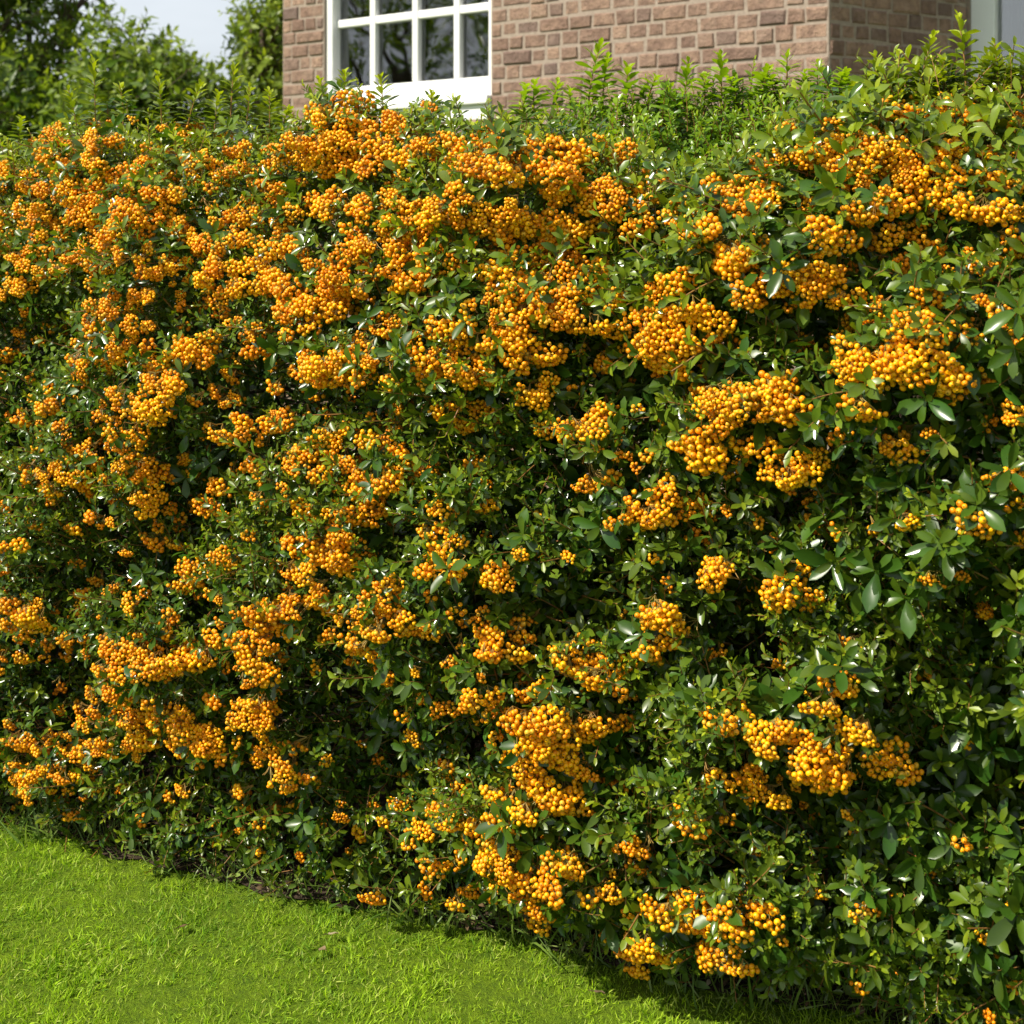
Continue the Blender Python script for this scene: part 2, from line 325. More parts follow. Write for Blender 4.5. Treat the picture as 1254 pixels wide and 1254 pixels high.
# berry patches in the photograph: x, y, rx, ry, fill
BL = np.array([(100,168,55,22,1),(85,198,45,18,1),(150,245,70,45,1),(60,250,55,35,.8),(30,290,50,40,.8),(200,215,55,35,.7),(255,168,55,20,.6),(300,200,60,30,.8),(330,258,55,40,.7),(400,180,55,35,1),(425,142,45,25,1),(250,285,50,30,.7),(140,370,38,20,1),(385,360,55,30,1),(430,335,40,35,.7),(345,320,50,30,.7),(185,322,50,22,.6),(20,350,28,16,.6),(280,330,40,25,.5),(60,310,45,30,.6),
(500,150,50,18,1),(540,172,40,15,.7),(600,190,60,32,1),(560,258,80,30,1),(500,248,50,28,.8),(640,275,60,26,1),(640,330,60,32,.9),(700,300,60,35,.9),(700,372,60,25,1),(618,402,36,28,1),(600,450,28,16,1),(655,430,36,16,1),(720,238,60,28,.8),(780,268,30,22,1),(690,200,50,26,.5),(760,180,45,22,.5),(520,330,50,30,.6),
(410,445,50,25,1),(470,410,28,13,1),(480,460,20,11,1),(205,465,25,22,1),(185,500,22,18,1),(120,445,38,13,1),(70,490,15,14,1),(180,592,30,30,1),(180,548,22,16,.9),(100,568,35,24,1),(130,640,18,10,1),(455,495,20,10,.9),(235,430,40,22,.6),(160,415,30,15,.6),(300,410,30,16,.4),
(328,600,18,10,1),(390,552,46,28,.9),(450,612,30,20,1),(400,628,30,16,.9),(420,672,48,28,1),(385,735,28,18,1),(475,738,33,36,1),(238,700,35,18,1),(290,672,18,10,1),(500,570,28,24,1),(330,750,34,28,1),(318,795,32,26,1),(565,500,40,20,.7),(650,475,28,26,.9),(520,620,20,10,.5),(230,560,20,14,.5),
(30,750,35,18,1),(10,802,28,16,.9),(50,790,22,12,.8),(170,800,46,34,.9),(140,832,28,24,1),(215,790,38,26,1),(150,870,28,24,1),(192,888,46,24,1),(242,902,42,28,1),(110,915,20,11,1),(50,935,60,34,.55),(320,862,33,20,1),(283,872,18,11,1),(345,938,25,18,1),(285,968,20,10,.9),(300,1010,14,7,.8),(315,1082,28,7,.9),(20,905,25,15,.6),(12,665,20,12,.7),(45,640,22,14,.6),(20,600,18,12,.5),
(558,686,28,16,1),(610,700,26,14,1),(621,773,34,20,1),(590,845,24,12,1),(692,682,18,11,1),(716,566,20,14,1),(583,602,14,9,1),(722,515,48,18,.9),(460,825,18,10,.8),(545,1000,45,22,1),(460,980,20,9,.8),(540,1055,22,11,.9),(558,1116,14,7,.8),
(680,890,66,36,1),(660,968,58,26,1),(705,930,34,18,1),(615,1062,34,42,1),(692,1050,33,22,.9),(650,1112,24,16,.9),(781,1035,25,18,1),(672,1178,26,7,.9),(790,1160,42,20,1),(745,1145,18,9,.9),(830,1108,26,24,1),(872,1118,44,32,1),(885,1156,36,18,1),(945,1112,25,12,1),(722,795,33,24,1),(780,772,42,30,1),(810,742,42,22,1),(850,756,26,13,1),(738,822,28,18,1),(820,715,18,10,1),
(883,694,26,18,1),(961,716,37,19,1),(812,614,34,20,1),(808,690,22,12,.6),(900,304,50,26,1),(915,240,38,28,1),(860,262,26,20,.9),(830,350,28,18,1),(835,395,58,34,1),(800,422,36,20,1),(885,492,66,27,1),(935,488,46,22,1),(860,545,22,22,1),(975,566,48,18,1),(928,550,30,16,1),(985,338,56,24,1),(1002,284,33,17,1),(1030,352,28,14,.9),(1012,188,38,26,1),(1050,172,38,34,1),(1100,192,56,34,1),(1080,246,33,17,1),(1150,200,56,34,.9),(1205,252,33,18,1),(1150,290,33,13,1),(1230,168,28,36,.9),(1120,140,46,16,.7),(960,240,26,18,.6),(1190,160,30,20,.7),(940,350,30,15,.7),
(1132,350,23,13,1),(1200,366,23,11,1),(1246,384,14,17,1),(1076,370,15,13,1),(1112,392,17,11,1),(1058,442,42,30,1),(1110,430,44,26,1),(1152,452,42,26,1),(1186,462,30,15,1),(1240,440,20,13,.9),(1090,546,28,16,1),(1132,526,18,9,1),(1248,510,12,12,1),(1238,584,20,16,1),(1196,625,27,15,1),(1115,492,16,8,.9),(1045,486,26,12,1),
(1026,834,28,18,1),(905,874,24,18,1),(960,896,40,24,1),(1005,925,48,30,1),(945,960,30,18,1),(985,965,20,10,.8),(1080,920,28,16,1),(1060,884,26,18,.9),(1045,990,18,11,.9),(1200,1145,28,7,1),(1242,1118,12,12,.9),(850,1000,30,18,.55),(1070,1112,12,8,.6),(905,1095,22,9,.7),(1180,690,8,5,.4),(770,1070,20,10,.5),(640,172,60,13,.8),(715,185,60,15,.8),(790,222,35,16,.8),(840,250,30,14,.7),(890,232,35,14,.6),(935,200,30,14,.7),(985,158,32,14,.8),(1180,120,40,12,.5),(1240,110,20,14,.6),(960,300,25,12,.6),(20,205,25,14,.7),(150,150,30,12,.6),(220,150,35,12,.5),(330,185,30,14,.6),(470,190,40,25,.7),(480,290,40,25,.6),(430,250,40,25,.6),(740,330,36,24,.7),(760,420,30,20,.5),(560,400,36,20,.5),(530,440,30,14,.4),(110,300,40,22,.7),(130,420,30,16,.4),(480,540,30,20,.5),(460,580,34,18,.6),(350,510,34,18,.4),(360,600,30,14,.5),(430,520,30,16,.5),(540,560,25,12,.4),(260,790,26,20,.6),(380,820,20,12,.3),(440,780,26,16,.4),(560,960,30,14,.4),(650,840,30,14,.5),(740,870,30,18,.5),(720,980,30,16,.5),(660,1080,34,20,.5),(900,960,20,12,.4),(960,1150,20,10,.3),(870,800,25,12,.3),(1000,500,25,14,.4),(780,500,25,14,.5),(760,540,20,10,.4),(660,520,26,12,.4),(590,560,26,12,.3),(60,600,30,16,.4),(100,860,40,20,.4),(70,970,30,12,.4),(20,1000,20,8,.3),(170,530,24,14,.5),(260,610,26,14,.4),(270,520,24,14,.3),(330,1000,20,12,.3),(200,660,26,14,.4),(1140,230,50,22,.6),(1230,220,24,20,.6),(1080,290,30,12,.4)], float)
bu, bz, bY = pix_plane(BL[:, 0], BL[:, 1], np.full(len(BL), .10)); brad = (BL[:, 2] + BL[:, 3]) / 2 / F * bY
HOL = np.array([(745,740,45,50,.13),(905,760,45,40,.10),(1195,790,45,60,.12),(1225,985,40,40,.15),(1140,300,60,22,.08),(1060,320,26,24,.08),(985,405,70,25,.06),(560,555,60,30,.03),(500,640,45,30,.09),(230,640,60,40,.07),(110,720,40,40,.08),(30,530,40,60,.04),(1160,560,60,30,.05),(980,640,60,40,.06),(560,900,50,40,.06),(820,900,60,40,.06),(1000,1040,80,40,.08),(650,600,40,30,.05),(720,620,30,40,.06),(440,900,60,50,.05),(250,760,25,40,.05),(60,860,60,25,.05),(760,470,40,22,.05),(540,370,50,22,.06),(1220,880,40,30,.08),(300,470,50,40,.05),(30,430,60,40,.05),(240,380,60,22,.05)], float)
hu, hz_, hY = pix_plane(HOL[:, 0], HOL[:, 1], np.full(len(HOL), .08)); hr = (HOL[:, 2] + HOL[:, 3]) / 2 / F * hY
def bdens(u, z):
    u = np.asarray(u); z = np.asarray(z); d = np.zeros(np.broadcast(u, z).shape)
    for a, b, r_, q in zip(bu, bz, brad, BL[:, 4]): d = np.maximum(d, q * np.exp(-(((u - a) ** 2 + (z - b) ** 2) / (1.3 * r_) ** 2) ** 1.5))
    return d
def prof(u, z):
    u = np.asarray(u, float); z = np.asarray(z, float); h = H(u)
    w = .045 + .085 * np.sin(np.pi * np.clip(z / 1.45, 0, 1) ** .8) - .10 * np.exp(-(z / .08) ** 2) - .08 * np.clip(u / 2, 0, 1) * np.exp(-(z / .35) ** 2)
    q = np.clip((z - (h - .25)) / .25, 0, 1); w = w - .20 * (1 - np.sqrt(1 - q * q + 1e-9))
    w = w + .065 * vnoise(u * 3.3, z * 4, 0) + .056 * vnoise(u * 8, z * 9.5, 1) + .022 * vnoise(u * 19, z * 22, 2)
    w = w + .050 * vnoise(u * 2.6 + z, z * 7.5 + u * .8, 3)
    w = w + .045 * bdens(u, z)
    for a, b, r_, q_ in zip(hu, hz_, hr, HOL[:, 4]): w = w - 1.6 * q_ * np.exp(-((u - a) ** 2 + (z - b) ** 2) / (r_ * r_))
    return w
def pix_surf(px, py, off=0.0):
    w = np.full(len(px), .08)
    for _ in range(6): u, z, tt = pix_plane(px, py, w); w = .5 * w + .5 * (prof(u, z) + off)
    u, z, tt = pix_plane(px, py, w); return u, z, w, tt

# ================================================================== GROUND
def grid_sheet(us, vs, fn):
    U, V = np.meshgrid(us, vs, indexing='ij'); P = fn(U, V).reshape(-1, 3); n, m_ = U.shape
    i, j = np.meshgrid(np.arange(n - 1), np.arange(m_ - 1), indexing='ij'); a = i * m_ + j
    return P, np.stack([a, a + m_, a + m_ + 1, a + 1], -1).reshape(-1, 4)
g = Geo()
xs = np.unique(np.concatenate([np.linspace(-400, 400, 21), np.linspace(-6, 6, 61)])); ys = np.unique(np.concatenate([np.linspace(-400, 400, 21), np.linspace(-2, 8, 51)]))
def gz(x, y):
    near = np.exp(-((x / 6) ** 2 + ((y - 2) / 5) ** 2)); return near * (.010 * vnoise(x * 1.4, y * 1.4, 4))
v, f = grid_sheet(xs, ys, lambda X, Y: np.stack([X, Y, gz(X, Y)], -1)); g.add(v, f)
o = obj('lawn', mesh('lawn', g, ['lawn'])); tag(o, 'bright green mown lawn in front of the orange berried hedge', 'lawn', kind='structure')
# soil under the hedge
g = Geo()
def edge(u): return -.012 - .13 * np.clip(u / 2, 0, 1) + .028 * vnoise(u * 5, u * 0 + 3, 5) + .02 * vnoise(u * 17, u * 0 + 9, 6)
def soilfn(U, V):
    w = -1.1 + V * (edge(U) + 1.1 + .03)
    X = to_world(U, 0 * U, w); X[..., 2] = gz(X[..., 0], X[..., 1]) + .004 + .012 * np.clip(vnoise(U * 20, w * 20, 7), 0, 1) * (V < .99) + .006 * np.clip(vnoise(U * 50, w * 50, 8), 0, 1) * (V < .99)
    return X
v, f = grid_sheet(np.linspace(-2.2, 3.2, 270), np.linspace(0, 1, 50), soilfn); g.add(v, f)
o = obj('soil', mesh('soil', g, ['soil'])); tag(o, 'strip of dark bare soil along the foot of the hedge', 'soil', kind='structure')

# grass
R = np.random.default_rng(21)
def blade_tpl(R, bend, n=3, wd=.066):
    t = np.linspace(0, 1, n + 1); x = bend * t ** 1.8; z = t * (1 - .25 * bend * t); w = wd * (1 - t ** 1.6) + .004
    v = np.stack([np.stack([x, -w, z], -1), np.stack([x, w, z], -1)], 1).reshape(-1, 3)
    f = [(2 * i, 2 * i + 1, 2 * i + 3, 2 * i + 2) for i in range(n)]
    c = np.zeros((len(v), 3)); c[:, 1] = 0
    return v, np.array(f), np.zeros(n, int), c
BLD = [blade_tpl(R, b) for b in (.1, .3, .5, .75, 1.0, .6)]
g = Geo(); nb = 420000
x = R.uniform(-2.0, 1.0, nb); y = R.uniform(1.55, 4.2, nb)
w = (x - P0[0]) * N[0] + (y - P0[1]) * N[1]; u = (x - P0[0]) * E[0] + (y - P0[1]) * E[1]
dens = .55 + .45 * vnoise(x * 9, y * 9, 3)
ok = (w > edge(u) - .01) & (w < 1.15) & (R.random(nb) < np.clip((w - edge(u)) / .07, .12, 1) * np.clip(dens + .35, .3, 1)) & (np.abs(x / y) < .48)
x, y, w, u = x[ok], y[ok], w[ok], u[ok]; K = len(x)
hgt = .0115 * R.uniform(.55, 1.35, K) * (1 + .35 * vnoise(x * 7, y * 7, 1)) * (1 + .45 * vnoise(x * 30, y * 30, 2))
tint = np.stack([np.clip(.5 + .3 * vnoise(x * 3, y * 3, 4) + .25 * vnoise(x * 12, y * 12, 5) + R.normal(0, .30, K), 0, 1), np.where(R.random(K) < .13, R.uniform(.4, 1, K), R.uniform(0, .2, K)), R.uniform(0, 1, K)], -1)
wind = np.stack([.35 * vnoise(x * 6, y * 6, 6), .35 * vnoise(x * 6, y * 6, 7), 0 * x], -1)
d = UP + wind + R.normal(0, .55, (K, 3)) * (1.15, 1.15, .15); pick = R.integers(0, len(BLD), K); Rm = frames(d, R.uniform(0, 6.28, K))
base = np.stack([x, y, gz(x, y) - .001], -1)
for i, tp in enumerate(BLD):
    s = pick == i; g.stamp(tp, Rm[s], base[s], hgt[s], tint[s])
o = obj('grass', mesh('grass', g, ['grass'])); tag(o, 'short bright green grass blades of the mown lawn', 'grass', kind='stuff')

# long grass and weeds at the hedge foot
g = Geo(); nt_ = 260
tu = R.uniform(-.6, 2.3, nt_)
for uu in tu:
    k = int(R.integers(4, 12)); ww = edge(np.array(uu)) + R.normal(0.01, .03)
    uu2 = uu + R.normal(0, .02, k); w2 = ww + R.normal(0, .015, k); X = to_world(uu2, 0 * uu2, w2); X[:, 2] = 0
    d = UP + R.normal(0, .45, (k, 3)) + N3 * .35
    Rm = frames(d, R.uniform(0, 6.28, k)); hh = R.uniform(.03, .085, k) * (1.25 if R.random() < .3 else .8)
    for i in range(k):
        tp = blade_tpl(R, R.uniform(.2, 1.1), 5, R.uniform(.018, .03)); g.stamp(tp, Rm[i:i + 1], X[i:i + 1], hh[i:i + 1], np.array([[R.uniform(.3, 1), R.uniform(0, .6), R.uniform()]]))
WEED = [twig_tpl(R, R.uniform(.03, .06), R.integers(6, 10), R.uniform(.02, .034), .42, (80, 40), .5) for _ in range(5)]
nw = 170; uu = R.uniform(-.8, 2.4, nw); ww = edge(uu) + R.uniform(-.10, .03, nw); X = to_world(uu, 0 * uu, ww); X[:, 2] = .004
pk = R.integers(0, 5, nw); Rm = frames(UP + R.normal(0, .4, (nw, 3)) + .3 * N3, R.uniform(0, 6.28, nw)); scl = R.uniform(.5, 1.3, nw)
for i in range(5):
    s = pk == i; g.stamp(WEED[i], Rm[s], X[s], scl[s], np.stack([R.uniform(-.2, .3, s.sum()), R.uniform(0, .5, s.sum()), 0 * X[s, 0]], -1))
o = obj('undergrowth', mesh('undergrowth', g, ['weed', 'stem'])); tag(o, 'straggling weeds and long grass between soil and lawn', 'weeds', kind='stuff')
# dry leaf litter
g = Geo(); n = 900; uu = R.uniform(-1, 2.6, n); ww = edge(uu) + np.abs(R.normal(0, .10, n)) * -1 + .035; X = to_world(uu, 0 * uu, ww); X[:, 2] = .016 + R.uniform(0, .006, n)
lv, lf = leaf_vf(.016, .008, 3, .3, .4); LT = (lv, lf, np.zeros(len(lf), int), np.zeros((len(lv), 3)))
g.stamp(LT, frames(UP + R.normal(0, .45, (n, 3)), R.uniform(0, 6.28, n)), X, R.uniform(.4, 1.1, n), np.stack([R.uniform(0, 1, n), np.where(R.random(n) < .12, R.uniform(.3, .9, n), 0), R.uniform(0, 1, n)], -1))
for k in range(260):   # twiglets
    uu1 = R.uniform(-1, 2.6); w1 = edge(np.array(uu1)) - abs(R.normal(0, .07)) + .02; a = R.uniform(0, 6.28); L_ = R.uniform(.015, .06); p = to_world(np.array(uu1), np.array(.019), w1)
    tube(g, [p, p + np.array([math.cos(a), math.sin(a), .08]) * L_ * .5 + R.normal(0, .003, 3) * (1, 1, .3), p + np.array([math.cos(a), math.sin(a), 0]) * L_], .0008, 3, 0, (R.uniform(), R.uniform(0, .5), 1))
o = obj('leaf_litter', mesh('leaf_litter', g, ['litter'])); tag(o, 'small dry brown leaves and twigs scattered on the soil', 'litter', kind='stuff')
def ground_pt(px, py): Y = CAMZ * F / (py - HZ); return np.array([(px - 627) / F * Y, Y, 0.0])
for (px, py, L_, young, yaw, lab) in ((402, 1157, .022, 1.0, .7, 'small pale cream fallen leaf lying flat on the lawn'), (398, 1176, .017, .15, 2.3, 'curled brown fallen leaf on the grass just below the pale one'), (221, 1148, .020, 0, 1.1, 'dark brown fallen leaf on the open lawn left of the pale one'), (727, 1228, .020, .2, .2, 'tan fallen leaf near the lawn edge below the berry clusters')):
    gg = Geo(); v, f = leaf_vf(L_, L_ * .7, 6, .15, .12, .7, .06); v2 = v.copy(); v2[:, 2] -= .0006; m_ = len(v)
    gg.add(v, f, 0, (.5, young, .5)); gg.add(v2, f[:, ::-1], 0, (.5, young, .5)); tube(gg, [(0, 0, 0), (-.005, .001, .001), (-.009, .002, .001)], .0006, 4, 0, (.2, 0, .5))
    p = ground_pt(px, py); o = obj('fallen_leaf', mesh('fallen_leaf', gg, ['litter']), None, (p[0], p[1], .019)); o.rotation_euler = (-.25, .12, yaw); tag(o, lab, 'leaf', 'fallen leaves on the lawn')

# ================================================================== HOUSE
WE = np.array([0.7738, -0.6334]); WN = np.array([-0.6334, -0.7738])     # along the front wall, out of it
WP = np.array([(650 - 627) / F * 6.7, 6.7])
def wall_hit(px, py, out=0.0):
    d = np.array([(px - 627) / F, 1, (HZ - py) / F]); q = WP + WN * out; tt = q @ WN / (d[:2] @ WN); X = d * tt
    return float((X[:2] - WP) @ WE), float(X[2] + CAMZ)
house = empty('brick_house', (WP[0], WP[1], 0)); tag(house, 'brown brick house with white framed window behind the hedge', 'house')
def place(o, p2, e2):   # local x along the wall, local y inwards, z up
    o.location = (p2[0] - WP[0], p2[1] - WP[1], 0); o.rotation_euler = (0, 0, math.atan2(e2[1], e2[0])); return o
def brick_wall(name, p2, e2, length, z0, z1, holes, seed, phase=0):
    R = np.random.default_rng(seed); g = Geo(); k0 = int(z0 / .069)
    for row in range(k0, int(z1 / .069)):
        za, zb = row * .069 + .0055, row * .069 + .0635
        segs = [(0, length)]
        for (ha, hb, hc, hd) in holes:
            if zb > hc and za < hd:
                s2 = []
                for a, b in segs:
                    if hb <= a or ha >= b: s2.append((a, b)); continue
                    if ha > a: s2.append((a, ha))
                    if hb < b: s2.append((hb, b))
                segs = s2
        for a, b in segs:
            x_ = a if row % 2 else a - .0; first = True
            while x_ < b - .001:
                wdt = R.choice([.180, .088, .108, .132], p=[.18, .38, .24, .20]) * R.uniform(.96, 1.04)
                if first and row % 2: wdt = .070
                first = False
                xe = min(x_ + wdt, b)
                if b - xe < .05: xe = b
                o_ = .006 + R.uniform(-.003, .006); x0, x1, zz0, zz1 = x_ + .0055, xe - .0055, za + R.uniform(-.004, .003), zb + R.uniform(-.003, .004)
                be = .006; jx = R.uniform(-.0045, .0045, 8)
                outer = [(x0, .02, zz0), (x1, .02, zz0), (x1, .02, zz1), (x0, .02, zz1)]
                mid = [(x0 + jx[0], be - o_ + .0, zz0 + jx[1]), (x1 + jx[2], be - o_, zz0 + jx[3]), (x1 + jx[4], be - o_, zz1 + jx[5]), (x0 + jx[6], be - o_, zz1 + jx[7])]
                inn = [(x0 + be, -o_, zz0 + be), (x1 - be, -o_, zz0 + be), (x1 - be, -o_, zz1 - be), (x0 + be, -o_, zz1 - be)]
                vv = outer + mid + inn; ff = [(8, 9, 10, 11)]
                for q in range(4):
                    q2 = (q + 1) % 4; ff += [(q, q2, 4 + q2, 4 + q), (4 + q, 4 + q2, 8 + q2, 8 + q)]
                g.add(vv, ff, 0, (np.clip(R.normal(.5, .27), 0, 1), R.uniform(.4, .9) if R.random() < .14 else R.uniform(0, .15), R.uniform()))
                x_ = xe
    # mortar and wall body, with the openings left free
    cuts = sorted({0, length, *[h[0] for h in holes], *[h[1] for h in holes]}); zc = sorted({z0, z1, *[h[2] for h in holes], *[h[3] for h in holes]})
    for a, b in zip(cuts[:-1], cuts[1:]):
        for c_, d_ in zip(zc[:-1], zc[1:]):
            if any(a >= h[0] - 1e-6 and b <= h[1] + 1e-6 and c_ >= h[2] - 1e-6 and d_ <= h[3] + 1e-6 for h in holes): continue
            v, f = box_vf(a, b, -.002, .24, c_, d_); g.add(v, f, 1)
    o = obj(name, mesh(name, g, ['brick', 'mortar'], smooth=False), house); place(o, p2, e2); return o
uL, _ = wall_hit(347, 50); uR, _ = wall_hit(1015, 50)
wa, _ = wall_hit(397, 60); wb, _ = wall_hit(602, 60)
_, sillz = wall_hit(602, 127); ZT = 4.6
pL = WP + WE * uL; Lw = uR - uL; ha, hb = wa - uL, wb - uL
_, rail_z = wall_hit(602, 94, -.08); _, bar_z = wall_hit(500, 21, -.08)
pane_h = bar_z - rail_z; WTOP = rail_z + pane_h * 4 + .09
brick_wall('wall', pL, WE, Lw, 0, ZT, [(ha, hb, sillz - .005, WTOP)], 1)
# the shaded return and the recessed wing
RE = np.array([.817, .577]); RE /= np.linalg.norm(RE); pC = WP + WE * uR
dd = np.array([(1183 - 627) / F, 1]); A_ = np.array([[dd[0], -RE[0]], [dd[1], -RE[1]]]); rl = float(np.linalg.solve(A_, pC)[1])
wr = brick_wall('wall', pC + RE * .0, RE, rl, 0, ZT, [], 2); wr['label'] = 'shaded return wall of the projecting bay'
pD = pC + RE * rl
brick_wall('wall', pD, WE, 3.2, 0, ZT, [(.02, 1.3, 1.75, 3.9)], 3)['label'] = 'recessed wall beside the bay'
SE = -WN; o = brick_wall('wall', pL + SE * 5, -SE, 5, 0, ZT, [], 4); o['label'] = 'end wall facing the trees'
# roof
g = Geo(); zt = ZT
a0 = np.array([-.15, -.12, zt]); 
hv = np.array([(-.15, -.12, zt), (Lw + 3.6, -.12, zt), (Lw + 3.6, 5.2, zt), (-.15, 5.2, zt), (2.0, 2.5, zt + 1.7), (Lw + 2, 2.5, zt + 1.7)])
g.add(hv, [(0, 1, 5, 4), (1, 2, 5, 5), (2, 3, 4, 5), (3, 0, 4, 4), (0, 3, 2, 1)])
o = obj('roof', mesh('roof', g, ['tile'], False), house); place(o, pL, WE)
# room inside (floor, back wall, ceiling): made shallow and pale to lighten the panes
g = Geo(); v, f = box_vf(.30, Lw - .35, .25, .95, 1.0, 4.4); g.add(v, f[:, ::-1]); o = obj('room', mesh('room', g, ['room'], False), house); place(o, pL, WE)
# open the front of the room by leaving out its front face
me = o.data
import bmesh
bm = bmesh.new(); bm.from_mesh(me); bm.faces.ensure_lookup_table()
bmesh.ops.delete(bm, geom=[fc for fc in bm.faces if abs(fc.calc_center_median().y - .25) < .01], context='FACES'); bm.to_mesh(me); bm.free()

def bar(g, x0, x1, y0, y1, z0, z1, be=.004, mi=0):
    """bevelled bar"""
    bm = bmesh.new(); v, f = box_vf(x0, x1, y0, y1, z0, z1); vs = [bm.verts.new(p) for p in v]
    for q in f: bm.faces.new([vs[i] for i in q])
    bmesh.ops.recalc_face_normals(bm, faces=bm.faces)
    bmesh.ops.bevel(bm, geom=bm.edges[:], offset=be, segments=2, affect='EDGES', profile=.6)
    bm.verts.index_update(); V = np.array([p.co for p in bm.verts]); 
    Fs = []
    for fc in bm.faces:
        ids = [p.index for p in fc.verts]
        if len(ids) == 3: ids.append(ids[2])
        if len(ids) > 4:
            for k in range(1, len(ids) - 1): Fs.append([ids[0], ids[k], ids[k + 1], ids[k + 1]])
        else: Fs.append(ids)
    bm.free(); g.add(V, Fs, mi)
win = empty('window'); win.parent = house; win.location = (pL[0] - WP[0], pL[1] - WP[1], 0); win.rotation_euler = (0, 0, math.atan2(WE[1], WE[0]))
win['label'] = 'white window of many small panes in the sunlit front wall'
IN = .045
xin = lambda px: wall_hit(px, 60, -IN)[0] - uL
g = Geo(); y0, y1 = IN, IN + .06
rb = sillz + .0
g_l = xin(412)                                         # left stile ends, first pane starts
bar(g, ha - .0, g_l, .015, y1, sillz + .045, WTOP); bar(g, hb - .045, hb - .001, .03, y1, sillz + .045, WTOP)
bar(g, g_l + .001, hb - .046, y0 - .002, y1, sillz + .045, rail_z + .0); bar(g, g_l + .001, hb - .046, y0, y1, WTOP - .06, WTOP)
cols = [xin(456), xin(508), xin(559)]
for cx in cols: bar(g, cx - .020, cx + .020, y0, y1 - .01, rail_z + .001, WTOP - .061, .006)
xe = [g_l] + cols + [hb - .046]
for k in (1, 2, 3):
    zz = rail_z + k * pane_h
    for a, b in zip(xe[:-1], xe[1:]):
        bar(g, a + (.0205 if a != g_l else .001), b - (.0205 if b != hb - .046 else 0), y0 + .002, y1 - .012, zz - .021, zz + .021, .006)
obj('frame', mesh('frame', g, ['paint']), win)
g = Geo(); bar(g, g_l - .002, hb - .040, y1 - .03, y1 - .026, rail_z - .01, WTOP - .05, .0005); obj('pane', mesh('pane', g, ['glass'], False), win)
g = Geo(); bar(g, ha + .001, hb - .001, -.035, y1, sillz - .0, sillz + .044, .006); bar(g, ha + .001, hb - .001, -.012, y1 - .002, sillz - .075, sillz - .001, .004)
obj('sill', mesh('sill', g, ['paint']), win)
# second window in the recessed wing: frame, glass, curtain
w2 = empty('window'); w2.parent = house; w2.location = (pD[0] - WP[0], pD[1] - WP[1], 0); w2.rotation_euler = (0, 0, math.atan2(WE[1], WE[0]))
w2['label'] = 'shaded window with pale curtain in the recessed wing'
g = Geo(); bar(g, .021, .125, .0, .09, 1.78, 3.89); bar(g, 1.2, 1.29, .0, .09, 1.78, 3.89); bar(g, .126, 1.199, .002, .09, 1.78, 1.86); bar(g, .126, 1.199, .002, .09, 3.8, 3.89); bar(g, .64, .70, .01, .08, 1.861, 3.799)
obj('frame', mesh('frame', g, ['paint2']), w2)
g = Geo(); bar(g, .126, 1.199, .045, .049, 1.85, 3.81, .0005); obj('pane', mesh('pane', g, ['glass'], False), w2)
g = Geo(); bar(g, .0, 1.31, -.03, .1, 1.72, 1.779, .006); obj('sill', mesh('sill', g, ['paint2']), w2)
g = Geo(); v, f = grid_sheet(np.linspace(.10, .27, 60), np.linspace(1.7, 3.9, 8), lambda X, Z: np.stack([X, .13 + .015 * np.sin(X * 150 + .4 * np.sin(Z * 3)), Z], -1)); g.add(v, f); obj('curtain', mesh('curtain', g, ['curtain']), w2)
g = Geo(); v, f = box_vf(-.0, 3.0, .245, 3, 1.2, 4.3); g.add(v, f[[0, 1, 3, 4, 5]]); o = obj('room', mesh('room', g, ['room'], False), house); place(o, pD, WE)

